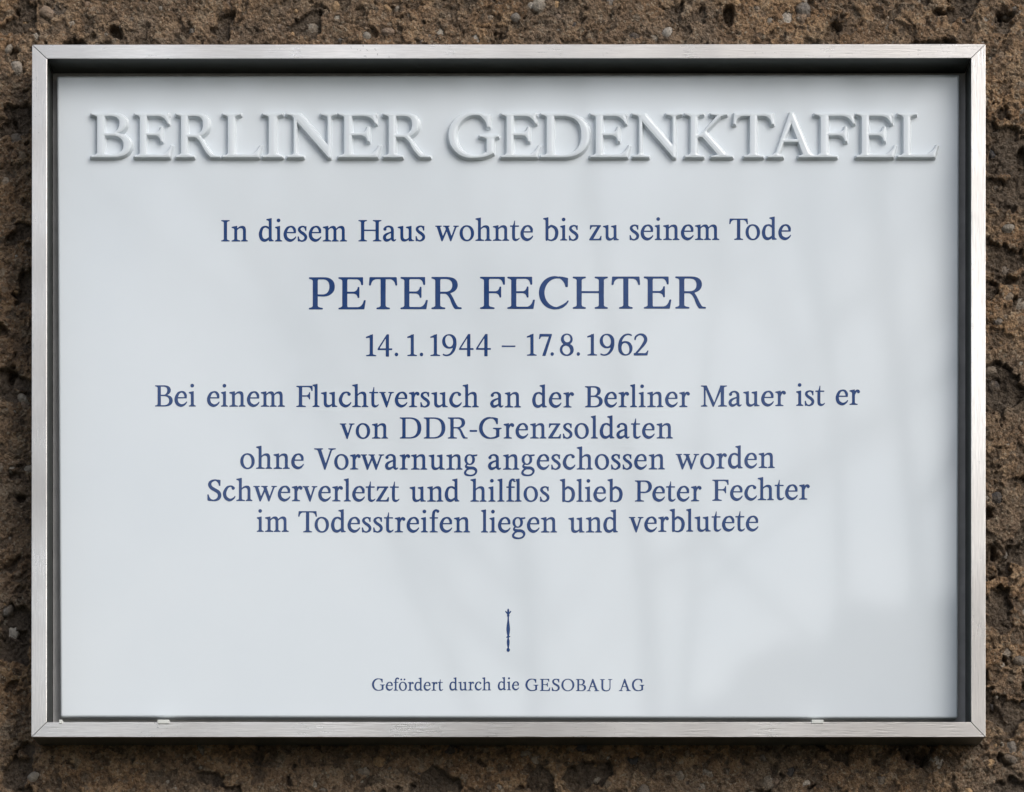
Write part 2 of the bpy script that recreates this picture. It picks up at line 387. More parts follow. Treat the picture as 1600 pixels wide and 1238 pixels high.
# measured on the photograph: word, first and last pixel column, baseline row at both ends
LINES = [
 (33.0, [('In',345.6,387.4,377.4,377.4),('diesem',404.4,542.4,377.4,377.4),('Haus',560,664.4,377.3,376.9),('wohnte',680,833,376.6,376.2),
         ('bis',848.6,904,376,376),('zu',920.6,967,375.7,375.5),('seinem',983.6,1124,375.4,375.1),('Tode',1139.4,1236,375,374.8)]),
 (49.8, [('PETER',482.6,721.4,483.6,482.9),('FECHTER',750,1103,482.8,482.2)]),
 (33.6, [('1',571.7,588,556.7,556.7),('4',590,612.9,556.6,556.6),('.',616.6,622.3,556.5,556.5),('1',636.2,651.6,556.5,556.5),('.',655.9,661.3,556.5,556.5),
         ('1',672.2,687.8,556.4,556.4),('9',690.8,713.3,556.3,556.3),('4',717.2,740,556.2,556.2),('4',743.7,767,556.1,556.1),('–',783.8,805.4,556,556),
         ('1',823,838.7,555.9,555.9),('7',842,862.5,555.8,555.8),('.',860.2,865.5,555.8,555.8),('8',874.7,896.5,555.8,555.8),('.',901,906.3,555.8,555.8),
         ('1',917.5,933,555.7,555.7),('9',937,960,555.7,555.7),('6',965.8,988.3,555.6,555.6),('2',990.2,1013.2,555.6,555.6)]),
 (32.8, [('Bei',242.2,306,635.3,635.4),('einem',323.4,445.3,635.5,635.8),('Fluchtversuch',463,748.1,636,636.6),('an',766,814,636.7,636.8),
         ('der',831.5,897,636.9,636.9),('Berliner',914,1078,636.6,636.2),('Mauer',1095,1228,635.5,634.6),('ist',1244,1289,634.3,634),('er',1305.6,1343.8,633,632.6)]),
 (32.8, [('von',530.9,606.6,685.5,685.5),('DDR-Grenzsoldaten',624.6,1051.3,685.4,685.3)]),
 (32.8, [('ohne',375.4,474.8,732.6,732.9),('Vorwarnung',490.9,746,733.7,734.1),('angeschossen',762.4,1039,734,733.6),('worden',1055.6,1210.7,733.1,731.2)]),
 (32.8, [('Schwerverletzt',324,624.3,782.8,784),('und',640,717.9,784,784),('hilflos',735,858.7,784,784),('blieb',874.7,973,784.2,784.2),
         ('Peter',991.9,1096.3,783.9,783.3),('Fechter',1113,1265.3,782.7,780.6)]),
 (32.8, [('im',401.2,451.3,831.2,831.3),('Todesstreifen',466,734.7,831.9,832.1),('liegen',751.6,870.6,832.2,832.2),('und',888,965.6,832.2,832.1),('verblutete',982.5,1185,831.6,829.9)]),
 (18.6, [('Gefördert',581.2,692.5,1079.2,1079.4),('durch',702,767.4,1079,1078.9),('die',777.7,811.1,1078.6,1078.6),('GESOBAU',820.9,956.7,1079.6,1080.2),('AG',966.8,1006.8,1079.9,1079.6)]),
]
# raised heading: letter, first and last pixel column of its outline
HEAD = [('B',144,205.5),('E',211.5,270),('R',276,344.5),('L',349,409),('I',411.5,441.5),('N',449,526),('E',529.5,594.5),('R',599.5,672.5),
        ('G',701.5,778.5),('E',783.5,843.5),('D',845.5,920.5),('E',922.5,984),('N',988,1064),('K',1070.5,1144),('T',1145.5,1208),('A',1199.5,1276),
        ('F',1272.5,1334),('E',1337.5,1399),('L',1402.5,1464)]
HEAD_TOP, HEAD_BASE = 179.5, 248.5
# ---------------------------------------------------------------- materials
class NT:
    def __init__(s, name):
        s.m = bpy.data.materials.new(name); s.m.use_nodes = True; s.t = s.m.node_tree; s.n = s.t.nodes; s.bsdf = s.n['Principled BSDF']
    def new(s, typ, **kw):
        n = s.n.new(typ)
        for k, v in kw.items():
            if hasattr(n, k) and k not in n.inputs: setattr(n, k, v)
            else: s.set(n, k, v)
        return n
    def set(s, n, k, v):
        if isinstance(v, bpy.types.NodeSocket): s.t.links.new(v, n.inputs[k])
        else: n.inputs[k].default_value = v
    def p(s, **kw):
        for k, v in kw.items(): s.set(s.bsdf, k.replace('_', ' '), v)
    def coords(s, scale=(1, 1, 1)):
        c = s.new('ShaderNodeTexCoord'); m = s.new('ShaderNodeMapping'); m.inputs['Scale'].default_value = scale
        s.t.links.new(c.outputs['Object'], m.inputs['Vector']); return m.outputs[0]
    def noise(s, vec, scale, detail=4, rough=.6, dist=0.0):
        n = s.new('ShaderNodeTexNoise'); s.t.links.new(vec, n.inputs['Vector'])
        n.inputs['Scale'].default_value = scale; n.inputs['Detail'].default_value = detail
        n.inputs['Roughness'].default_value = rough; n.inputs['Distortion'].default_value = dist; return n.outputs['Fac']
    def ramp(s, fac, stops):
        r = s.new('ShaderNodeValToRGB'); s.t.links.new(fac, r.inputs[0]); e = r.color_ramp.elements
        while len(e) < len(stops): e.new(.5)
        for x, (pos, c) in zip(e, stops): x.position = pos; x.color = (*c, 1) if not isinstance(c, (int, float)) else (c, c, c, 1)
        return r.outputs[0]
    def mix(s, f, a, b, blend='MIX'):
        m = s.new('ShaderNodeMix', data_type='RGBA', blend_type=blend)
        for k, v in ((0, f), (6, a), (7, b)):
            if isinstance(v, bpy.types.NodeSocket): s.t.links.new(v, m.inputs[k])
            else: m.inputs[k].default_value = (*v, 1) if isinstance(v, tuple) else v
        return m.outputs[2]
    def math(s, op, a, b=0.0):
        m = s.new('ShaderNodeMath', operation=op)
        for k, v in ((0, a), (1, b)):
            if isinstance(v, bpy.types.NodeSocket): s.t.links.new(v, m.inputs[k])
            else: m.inputs[k].default_value = v
        return m.outputs[0]
    def bump(s, h, strength, dist):
        b = s.new('ShaderNodeBump'); b.inputs['Strength'].default_value = strength; b.inputs['Distance'].default_value = dist
        s.t.links.new(h, b.inputs['Height']); s.t.links.new(b.outputs[0], s.bsdf.inputs['Normal'])

def mat_porcelain():
    n = NT('glazed porcelain'); v = n.coords()
    tone = n.noise(v, 9, 3, .5)
    col = n.ramp(tone, [(.3, (.615, .665, .710)), (.7, (.65, .695, .735))])
    n.p(Base_Color=col, Roughness=.04, IOR=1.7)
    warp = n.noise(n.coords((1, 1, .35)), 11, 1.5, .45)           # the slow waves of a fired glaze
    n.bump(warp, .018, .004)
    return n.m
def mat_ink():
    n = NT('cobalt underglaze'); v = n.coords()
    col = n.ramp(n.noise(v, 160, 3, .6), [(.3, (.008, .036, .140)), (.7, (.014, .049, .172))])
    n.p(Base_Color=col, Roughness=.06, IOR=1.5); return n.m
def mat_metal(name, axis):
    n = NT(name)
    sc = (60, 300, 1100) if axis == 'x' else (1100, 300, 60)
    fine = n.noise(n.coords(sc), 1.0, 4, .65)
    blotch = n.noise(n.coords(), 22, 5, .6, .3); wide = n.noise(n.coords(), 5.5, 3, .5)
    col = n.mix(n.ramp(wide, [(.40, 0.0), (.62, 1.0)]), (.92, .885, .85), (.56, .53, .505))     # bright and dulled lengths
    col = n.mix(n.ramp(fine, [(.36, .0), (.64, .36)]), col, (.50, .48, .46))                      # brushing
    spot = n.ramp(n.noise(n.coords(), 520, 3, .6), [(.63, 0.0), (.69, .8)])
    patch = n.ramp(n.noise(n.coords((1, 1, .6)), 20, 3, .6), [(.56, 0.0), (.68, 1.0)])
    col = n.mix(n.math('MULTIPLY', spot, patch), col, (.36, .345, .33))                            # pitting
    rough = n.math('ADD', n.math('MULTIPLY', fine, .16), n.math('MULTIPLY', blotch, .26))
    n.p(Base_Color=col, Metallic=1.0, Roughness=n.math('ADD', rough, .10))
    n.bump(fine, .35, .0004); return n.m
def mat_plain(name, c, rough=.6, var=.15, scale=60, metallic=0.0):
    n = NT(name); a = tuple(x*(1 - var) for x in c); b = tuple(x*(1 + var) for x in c)
    n.p(Base_Color=n.ramp(n.noise(n.coords(), scale, 4, .6), [(.3, a), (.7, b)]), Roughness=rough, Metallic=metallic); return n.m

def mat_wall():
    n = NT('weathered concrete'); v = n.coords()
    def cells(scale, out='Color', feature='F1'):
        c = n.new('ShaderNodeTexVoronoi', feature=feature); n.t.links.new(v, c.inputs['Vector']); c.inputs['Scale'].default_value = scale; return c.outputs[out]
    big = n.noise(v, 9, 4, .6, .6); mid = n.noise(v, 55, 5, .65, .5); fine = n.noise(v, 420, 4, .7); grit = n.noise(v, 1100, 3, .7)
    sand = n.new('ShaderNodeSeparateColor'); n.t.links.new(cells(760), sand.inputs[0])
    gran = n.new('ShaderNodeSeparateColor'); n.t.links.new(cells(250), gran.inputs[0])
    col = n.ramp(mid, [(.30, (.185, .112, .062)), (.46, (.365, .222, .122)), (.58, (.50, .325, .188)), (.72, (.60, .44, .29))])
    col = n.mix(n.ramp(big, [(.40, 0.0), (.62, .7)]), col, (.235, .185, .140))          # greyer, rain-washed areas
    col = n.mix(n.ramp(gran.outputs[0], [(.0, .75), (.30, 0.0)]), col, (.10, .075, .055))      # small dark aggregate
    col = n.mix(n.ramp(gran.outputs[1], [(.90, 0.0), (.95, .6)]), col, (.38, .30, .22))        # small pale aggregate
    col = n.mix(n.ramp(sand.outputs[0], [(.0, .8), (.4, 0.0)]), col, n.mix(.6, col, (.03, .022, .016)))
    col = n.mix(n.ramp(sand.outputs[1], [(.90, 0.0), (.95, .6)]), col, (.46, .38, .28))        # quartz grains
    col = n.mix(n.ramp(fine, [(.32, .8), (.50, 0.0)]), col, n.mix(.55, col, (.045, .032, .024)))
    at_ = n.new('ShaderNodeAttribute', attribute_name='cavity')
    col = n.mix(n.math('MULTIPLY', at_.outputs['Fac'], .85), col, n.ramp(fine, [(.3, (.065, .050, .038)), (.7, (.19, .15, .115))]))  # darker, greyer tone in the voids
    pc = n.new('ShaderNodeAttribute', attribute_name='stone')
    pm = n.new('ShaderNodeAttribute', attribute_name='stone_mask')
    stone = n.mix(n.ramp(fine, [(.35, .6), (.6, 0.0)]), pc.outputs['Color'], n.mix(.6, pc.outputs['Color'], (.05, .045, .04)))
    stone = n.mix(n.ramp(mid, [(.47, 0.0), (.62, .6)]), stone, (.17, .125, .085))              # cement film over the stones
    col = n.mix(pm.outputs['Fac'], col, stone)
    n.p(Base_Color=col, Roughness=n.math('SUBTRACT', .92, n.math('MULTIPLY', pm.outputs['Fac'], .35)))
    n.set(n.bsdf, 'Specular IOR Level', .3)
    hgt = n.math('ADD', n.math('MULTIPLY', fine, 1.2), n.math('ADD', grit, n.math('MULTIPLY', cells(420, 'Distance'), -.9)))
    hgt = n.math('MULTIPLY', hgt, n.math('SUBTRACT', 1.0, n.math('MULTIPLY', pm.outputs['Fac'], .75)))
    n.bump(hgt, 1.0, .0032)
    return n.m

PORC, INK = mat_porcelain(), mat_ink()
MX, MZ = mat_metal('brushed aluminium along x', 'x'), mat_metal('brushed aluminium along z', 'z')
DARK = mat_plain('dark lining and painted shade', (.038, .043, .040), .4)  # lining inside; on the rails' outer sides it paints in the frame's shade
BACK = mat_plain('grey backing sheet', (.50, .49, .49), .5)
NUB = mat_plain('pale plastic', (.62, .63, .60), .45)
WALLM = mat_wall()

# ---------------------------------------------------------------- object helpers
def link(name, mesh, mats, parent=None, smooth=False):
    for m in (mats if isinstance(mats, (list, tuple)) else [mats]): mesh.materials.append(m)
    if smooth: mesh.polygons.foreach_set('use_smooth', np.ones(len(mesh.polygons), bool))
    o = bpy.data.objects.new(name, mesh); COL.objects.link(o)
    if parent: o.parent = parent
    return o
def tag(o, label, cat=None, group=None, kind=None):
    if label: o['label'] = label
    if cat: o['category'] = cat
    if group: o['group'] = group
    if kind: o['kind'] = kind
    return o
def grid_mesh(name, V, nu, nv, keep=None):
    """V: (nv*nu, 3) vertices in rows; keep: boolean per face"""
    i = np.arange((nv - 1)*(nu - 1)); r, c = i // (nu - 1), i % (nu - 1); a = r*nu + c
    F = np.stack([a, a + 1, a + nu + 1, a + nu], 1)
    if keep is not None:
        F = F[keep]; used = np.unique(F); remap = np.zeros(len(V), np.int64); remap[used] = np.arange(len(used)); F = remap[F]; V = V[used]
    else: used = None
    me = bpy.data.meshes.new(name)
    me.vertices.add(len(V)); me.vertices.foreach_set('co', np.asarray(V, np.float32).ravel())
    me.loops.add(F.size); me.loops.foreach_set('vertex_index', F.ravel().astype(np.int32))
    me.polygons.add(len(F)); me.polygons.foreach_set('loop_start', (np.arange(len(F))*4).astype(np.int32))
    me.polygons.foreach_set('loop_total', np.full(len(F), 4, np.int32))
    me.update(calc_edges=True); me.validate(); return me, used
def bevel_bm(bm, w, seg=2, edges=None):
    bmesh.ops.bevel(bm, geom=edges or bm.edges[:], offset=w, segments=seg, affect='EDGES', profile=.5)
def bm_mesh(name, bm):
    bmesh.ops.recalc_face_normals(bm, faces=bm.faces[:]); me = bpy.data.meshes.new(name); bm.to_mesh(me); bm.free(); return me
def prism(bm, pts_front, pts_back):
    f = [bm.verts.new(p) for p in pts_front]; b = [bm.verts.new(p) for p in pts_back]; n = len(f)
    fs = [bm.faces.new(f), bm.faces.new(b[::-1])] + [bm.faces.new((f[i], b[i], b[(i+1) % n], f[(i+1) % n])) for i in range(n)]
    return fs

# ---------------------------------------------------------------- noise fields for the wall
def vnoise(x, z, seed):
    """smooth lattice noise in 0..1"""
    xi, zi = np.floor(x).astype(np.int64), np.floor(z).astype(np.int64); fx, fz = x - xi, z - zi
    fx = fx*fx*fx*(fx*(fx*6 - 15) + 10); fz = fz*fz*fz*(fz*(fz*6 - 15) + 10)
    def h(a, b):
        n = (a*374761393 + b*668265263 + seed*974634541) & 0xffffffff
        n = ((n ^ (n >> 13))*1274126177) & 0xffffffff; n = (n ^ (n >> 16)) & 0xffffffff
        return n / 4294967295.
    return (h(xi, zi)*(1-fx) + h(xi+1, zi)*fx)*(1-fz) + (h(xi, zi+1)*(1-fx) + h(xi+1, zi+1)*fx)*fz
def fbm(x, z, freq, octs, seed, gain=.5):
    s = 0; a = 1; t = 0
    for o in range(octs): s = s + a*(vnoise(x*freq + 31.7*o, z*freq + 17.3*o, seed + o) - .5)*2; t += a; a *= gain; freq *= 2.03
    return s / t
def sstep(e0, e1, x): t = np.clip((x - e0)/(e1 - e0), 0, 1); return t*t*(3 - 2*t)

# ---------------------------------------------------------------- the wall
CZ = at(800, 619, WALL).z
def axis(half, c, fine, outer):
    n = int(2*half/fine); a = list(np.linspace(-half, half, n)); s = fine; e = half
    while e < outer: s = min(s*1.18, .0021) if e < half + .30 else s*1.18; e += s; a.append(e); a.insert(0, -e)
    return np.array(a) + c
X = axis(.385, 0.0, .00066, 3.0); Z = axis(.315, CZ, .00066, 2.05)
nx, nz = len(X), len(Z)
gx, gz = np.meshgrid(X, Z); x, z = gx.ravel(), gz.ravel()
wx = x + .0055*fbm(x, z, 80, 3, 3) + .0016*fbm(x, z, 330, 2, 4); wz = z + .0055*fbm(x, z, 80, 3, 9) + .0016*fbm(x, z, 330, 2, 10)      # ragged edges
h = .0028*fbm(x, z, 9, 3, 21) + .0016*fbm(x, z, 42, 3, 33) + .0014*fbm(x, z, 150, 3, 41) + .0011*fbm(x, z, 480, 2, 47)
# hollows: broken patches where the cement skin has come away, more of them on the right
bias = .16*sstep(.16, .36, x) - .06*sstep(.20, .30, z - CZ)*(1 - sstep(.05, .38, x))
n1 = fbm(wx, wz*1.25, 36, 3, 55) + bias
cav = sstep(.31, .36, n1)
h -= cav*(.0035 + .0030*np.clip(fbm(x, z, 60, 2, 77) + .4, 0, 1))
# smaller spalls with sharp rims, and crumbs
n2 = fbm(wx*1.1 + 3, wz, 95, 3, 131) + .5*bias; sp2 = sstep(.32, .36, n2); h -= sp2*(.0014 + .0016*np.clip(n2 - .3, 0, 1))
n3 = fbm(wx, wz, 270, 2, 151); sp3 = sstep(.36, .46, n3); h -= sp3*.0011
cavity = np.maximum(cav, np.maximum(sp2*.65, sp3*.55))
# pits left by stones that have fallen out
stone = np.zeros((len(x), 4), np.float32); stone[:, 3] = 1; smask = np.zeros(len(x), np.float32)
H2, C2 = h.reshape(nz, nx), cavity.reshape(nz, nx); WX, WZ = wx.reshape(nz, nx), wz.reshape(nz, nx); ST = stone.reshape(nz, nx, 4); SM = smask.reshape(nz, nx)
def spots(n, rmin, rmax, power):
    for _ in range(n):
        while True:
            px, pz = rng.uniform(-.68, .68), CZ + rng.uniform(-.60, .60)
            if abs(px) > .292 or abs(pz - CZ) > .205: break
        yield px, pz, rmin + (rmax - rmin)*rng.random()**power
def window(px, pz, r):
    c0, c1 = np.searchsorted(X, [px - r, px + r]); r0, r1 = np.searchsorted(Z, [pz - r, pz + r]); return slice(r0, r1), slice(c0, c1)
for px, pz, r in spots(1450, .0014, .0064, 2.0):
    w = window(px, pz, r*2.2); a = rng.uniform(0, 3.14); e = rng.uniform(.6, 1)
    dx, dz = WX[w] - px, WZ[w] - pz; u = dx*math.cos(a) + dz*math.sin(a); v = -dx*math.sin(a) + dz*math.cos(a)
    q = np.sqrt(u*u + (v/e)**2)/r
    k = 1 - sstep(rng.uniform(.35, .75), 1.08, q)
    H2[w] -= k*min(.009, r*rng.uniform(.7, 1.7)); C2[w] = np.maximum(C2[w], k*.75)
tones = [((.34, .30, .25), .36), ((.50, .45, .39), .14), ((.19, .17, .15), .16), ((.42, .27, .14), .14), ((.05, .05, .055), .12), ((.26, .19, .14), .08)]
for px, pz, r in spots(4200, .0011, .0060, 2.2):
    w = window(px, pz, r*1.6); a = rng.uniform(0, 3.14); e = rng.uniform(.55, 1); sx_ = rng.uniform(2, 2.8)
    gxw, gzw = gx[w] + .12*(WX[w] - gx[w]), gz[w] + .12*(WZ[w] - gz[w])
    dx, dz = gxw - px, gzw - pz; u = dx*math.cos(a) + dz*math.sin(a); v = -dx*math.sin(a) + dz*math.cos(a)
    q = (np.abs(u/r)**sx_ + np.abs(v/(r*e))**sx_)**(1/sx_)
    base = float(np.median(H2[w])); top = base + rng.uniform(-.1, .55)*r
    dome = top + .8*r*(np.sqrt(np.clip(1 - q*q, 0, 1)) - 1)
    inside = (q < 1) & (dome > H2[w] - .0006)
    groove = (q >= 1) & (q < 1.18)
    H2[w] = np.where(inside, np.maximum(dome, H2[w] - .0006), H2[w] - groove*.0007*rng.random())
    t = tones[rng.choice(len(tones), p=[b for _, b in tones])][0]; f = rng.uniform(.75, 1.2)
    ST[w][inside] = (t[0]*f, t[1]*f, t[2]*f, 1); SM[w][inside] = rng.uniform(.7, 1.0); C2[w][inside] = 0
V = np.stack([x, WALL - H2.ravel(), z], 1)
me, _ = grid_mesh('wall', V, nx, nz)
for nm, arr in (('cavity', C2.ravel()), ('stone_mask', SM.ravel())):
    at_ = me.attributes.new(nm, 'FLOAT', 'POINT'); at_.data.foreach_set('value', arr.astype(np.float32))
at_ = me.attributes.new('stone', 'FLOAT_COLOR', 'POINT'); at_.data.foreach_set('color', ST.reshape(-1).astype(np.float32))
# the body of the wall behind that weathered face, from the ground up
wall = link('wall', me, WALLM, smooth=True)
tag(wall, 'rough brown weathered concrete wall with pits and pebbles behind the plaque', 'wall')

# ---------------------------------------------------------------- the plaque
plaque = bpy.data.objects.new('memorial_plaque', None); COL.objects.link(plaque); plaque.empty_display_size = .1
plaque.location = (0, WALL, at(800, 1152, FRONT).z)
tag(plaque, 'white porcelain memorial plaque with blue lettering in a brushed aluminium frame on the concrete wall', 'plaque')
OFF = plaque.location.copy()
def loc(v): return Vector(v) - OFF
def child(name, me, mats, parent=None, smooth=False):
    """parts are built at their real place; the mesh is shifted so that it hangs from the plaque"""
    me.transform(__import__('mathutils').Matrix.Translation(-OFF))
    return link(name, me, mats, parent or plaque, smooth)

# frame: four mitred box-section rails
O = [(50, 70), (1540, 69), (1540, 1152), (49, 1152)]                 # outer corners, clockwise from top left
I = [(73.5, 92), (1517.5, 91), (1517.5, 1128.5), (73, 1128.5)]
DEPTH_IN, DEPTH_OUT = .012, WALL + .006
def rail(i, mtl, mitre):
    j = (i + 1) % 4; bm = bmesh.new()
    o0, o1, n0, n1 = (at(*O[i], FRONT), at(*O[j], FRONT), at(*I[i], FRONT), at(*I[j], FRONT))
    t = (o1 - o0).normalized(); g = t*.0003
    o0, n0, o1, n1 = o0 + g, n0 + g, o1 - g, n1 - g
    back = Vector((0, DEPTH_OUT - FRONT, 0))
    P = [o0, o1, n1, n0]
    prism(bm, P, [p + back for p in P])
    bmesh.ops.recalc_face_normals(bm, faces=bm.faces[:])
    bm.edges.ensure_lookup_table()
    fe = [e for e in bm.edges if all(abs(v.co.y - FRONT) < 1e-6 for v in e.verts)]
    t_ = (at(*O[i], FRONT) - at(*O[j], FRONT)).normalized()
    bevel_bm(bm, .00028, 2, [e for e in fe if abs((e.verts[0].co - e.verts[1].co).normalized().dot(t_)) > .99])
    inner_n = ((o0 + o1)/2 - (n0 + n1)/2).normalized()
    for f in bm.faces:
        # inner wall gets the dark lining; outer wall the same tone, as painted shade
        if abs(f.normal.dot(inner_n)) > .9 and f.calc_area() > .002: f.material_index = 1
    me = bm_mesh('frame_rail', bm)
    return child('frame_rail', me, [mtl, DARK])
for i, mtl in enumerate((MX, MZ, MX, MZ)): rail(i, mtl, 0)

# backing sheet
bm = bmesh.new(); a, b = at(*I[0], FRONT), at(*I[2], FRONT)
q = [Vector((a.x + .0002, .0095, a.z - .0002)), Vector((b.x - .0002, .0095, a.z - .0002)), Vector((b.x - .0002, .0095, b.z + .0002)), Vector((a.x + .0002, .0095, b.z + .0002))]
prism(bm, q, [p + Vector((0, .003, 0)) for p in q]); child('backing_sheet', bm_mesh('backing_sheet', bm), BACK)

# porcelain plate: a slab with softly rounded rim
C = [at(88.5, 118.5), at(1499.5, 116.5), at(1497, 1122.5), at(94, 1121)]
bm = bmesh.new()
prism(bm, C, [p + Vector((0, .009, 0)) for p in C]); bmesh.ops.recalc_face_normals(bm, faces=bm.faces[:])
bevel_bm(bm, .0016, 3, [e for e in bm.edges if abs(e.verts[0].co.y - e.verts[1].co.y) > .005])
bevel_bm(bm, .0016, 5, [e for e in bm.edges if all(abs(v.co.y) < 1e-6 for v in e.verts)])
pm = bm_mesh('porcelain_plate', bm)
plate = child('porcelain_plate', pm, PORC, smooth=True)
pm.polygons.foreach_set('use_smooth', np.array([abs(p.normal.y) < .999 and p.area < 2e-3 for p in pm.polygons]))

# raised heading: every letter a soft relief that grows out of the glaze
CELLM = S*1.0084*(HEAD_BASE - HEAD_TOP)/700*CELL
RELIEF, FLANK = .0040, .0015
def relief(c, x0, x1):
    g, w = glyph_raster(c, True); pad = 26
    m = np.pad(g.m, pad); rows = np.nonzero(m.any(1))[0]; cols = np.nonzero(m.any(0))[0]
    r0, c0, c1 = rows[0] - pad, cols[0] - pad, cols[-1] + pad + 1
    base_r = -GY0/CELL + pad                             # row of the baseline
    m = m[r0:rows[-1] + pad + 1, c0:c1]; sx = (x1 - x0)*S*1.0084/((cols[-1] - cols[0] + 1))
    R = int(FLANK/CELLM) + 2; dist = np.full(m.shape, 1e3, np.float32); ins = np.full(m.shape, 1e3, np.float32)
    mo = ~m
    for dy in range(-R, R + 1):
        for dx in range(-R, R + 1):
            dd = math.hypot(dx, dy)
            if dd > R: continue
            sh = np.roll(m, (dy, dx), (0, 1)); dist[sh] = np.minimum(dist[sh], dd)
            sh = np.roll(mo, (dy, dx), (0, 1)); ins[sh] = np.minimum(ins[sh], dd)
    sd_ = np.where(m, np.minimum(ins, R), -np.minimum(dist, R + 1))*CELLM
    t = np.clip((sd_ + .00112)/.00117, 0, 1)
    hh = RELIEF*(.75*t + .25*t*t*(3 - 2*t)) + .00022*sstep(.0002, .0018, sd_)
    hh = blur(hh, 1.2) - .00005
    ny_, nx_ = hh.shape
    px = at(x0, 0).x; X_ = px + (np.arange(nx_) - pad + .5)*sx; zb = at(0, HEAD_BASE).z; Z_ = zb + (np.arange(ny_) + r0 + .5 - base_r)*CELLM
    xx, zz = np.meshgrid(X_, Z_)
    V = np.stack([xx.ravel(), -hh.ravel(), zz.ravel()], 1)
    up = hh > -.00003
    k = (up[:-1, :-1] | up[1:, :-1] | up[:-1, 1:] | up[1:, 1:]).ravel()
    me, _ = grid_mesh('raised_letter', V, nx_, ny_, k)
    return child('raised_letter', me, PORC, plate, True)
for c, x0, x1 in HEAD: relief(c, x0 - .5, x1 + .5)

# printed lines
def flat_shape(name, loops, mtl, y=-.00012, thick=.00008):
    cu = bpy.data.curves.new(name, 'CURVE'); cu.dimensions = '2D'; cu.fill_mode = 'BOTH'; cu.extrude = thick/2
    for l in loops:
        sp = cu.splines.new('POLY'); sp.points.add(len(l) - 1); sp.use_cyclic_u = True
        sp.points.foreach_set('co', np.array([(p[0], p[1], 0, 1) for p in l], np.float32).ravel())
    o = bpy.data.objects.new('outline', cu); COL.objects.link(o)
    dg = bpy.context.evaluated_depsgraph_get(); me = bpy.data.meshes.new_from_object(o.evaluated_get(dg)); bpy.data.objects.remove(o)
    me.name = name
    n = len(me.vertices); co = np.empty(n*3, np.float32); me.vertices.foreach_get('co', co); co = co.reshape(-1, 3)
    co = np.stack([co[:, 0], np.where(co[:, 2] > 0, y, y + thick), co[:, 1]], 1)
    me.vertices.foreach_set('co', co.ravel()); me.materials.clear()
    bm = bmesh.new(); bm.from_mesh(me); bmesh.ops.recalc_face_normals(bm, faces=bm.faces[:]); bm.to_mesh(me); bm.free(); me.update()
    return child(name, me, mtl, plate)
for cap, words in LINES:
    loops = []
    for w, x0, x1, b0, b1 in words:
        o, ks, ex = set_word(w, x0, x1, cap)
        for c, gx_, sx, sy in o:
            by = b0 + (b1 - b0)*(gx_ - x0)/(x1 - x0)
            for l in glyph(c)[0]:
                loops.append([(p.x, p.z) for p in (at(gx_ + u*sx, by - v*sy) for u, v in l)])
    flat_shape('printed_line', loops, INK)

# sceptre mark (traced outline, right half, pixels from its axis)
g = Raster()
def spx(u, v): return (400 + (u - 794)*12, 290 - (v - 985.5)*12)       # units: 12 per photograph pixel
half = [(0.6, 951.3), (1.3, 953), (1.6, 956), (2.0, 957.5), (3.3, 954.7), (4.8, 955), (4.2, 957), (2.6, 958.6), (1.7, 960.4), (1.0, 960.9), (1.9, 961.6), (1.9, 962.9), (1.0, 963.8), (1.0, 966.5), (1.4, 971.5),
        (2.2, 977), (2.8, 983), (2.4, 988), (1.7, 992), (1.1, 993.8), (3.0, 994.4), (3.0, 995.6), (1.1, 996.2), (1.0, 998), (2.0, 1001), (2.1, 1005), (1.6, 1009), (1.0, 1012), (1.3, 1013), (2.4, 1014.4), (2.6, 1016), (2.2, 1017.6), (1.0, 1018.7)]
g.add([spx(794.1 + u, v) for u, v in half] + [spx(794.1 - u, v + (1.4 if 994 < v < 996 else 0)) for u, v in half[::-1]])
f = blur(g.m, 2)
loops = [[(p.x, p.z) for p in (at(794 + (u - 400)/12, 985.5 + (290 - v)/12) for u, v in simplify(l, .8))] for l in trace(f, GX0, GY0, CELL, .36)]
flat_shape('sceptre_mark', loops, INK)

# a speck where the glaze is chipped beside the last letter
bm = bmesh.new(); bmesh.ops.create_icosphere(bm, subdivisions=2, radius=1); p = at(1412.5, 227)
for vv in bm.verts: vv.co = Vector((p.x + vv.co.x*.00035 + vv.co.z*.0001, -.0012 + vv.co.y*.0009, p.z + vv.co.z*.0011))
child('glaze_chip', bm_mesh('glaze_chip', bm), DARK, plate, True)

# small setting blocks under the plate
def block(px0, px1, py0, py1, y0, y1):
    bm = bmesh.new(); q = [at(px0, py0, FRONT), at(px1, py0, FRONT), at(px1, py1, FRONT), at(px0, py1, FRONT)]
    q = [Vector((p.x, y0, p.z)) for p in q]; prism(bm, q, [p + Vector((0, y1 - y0, 0)) for p in q]); bmesh.ops.recalc_face_normals(bm, faces=bm.faces[:])
    bevel_bm(bm, .0003, 2); return child('setting_block', bm_mesh('setting_block', bm), NUB)
for p0, p1 in ((92.5, 97.5), (246, 264.5), (1268, 1286.5)): block(p0, p1, 1125, 1131, FRONT - .0009, .006)

# ---------------------------------------------------------------- what the glaze mirrors: the street side
GROUND = mat_plain('lawn and paving', (.06, .062, .038), .95, .4, 2)
BARK = mat_plain('bark', (.075, .062, .05), .9, .3, 8)
LEAF = mat_plain('evergreen leaves', (.045, .06, .03), .7, .4, 3)
bm = bmesh.new(); bmesh.ops.create_grid(bm, x_segments=8, y_segments=8, size=220); me = bpy.data.meshes.new('ground'); bm.to_mesh(me); bm.free()
tag(link('ground', me, GROUND), None, None, None, 'structure')

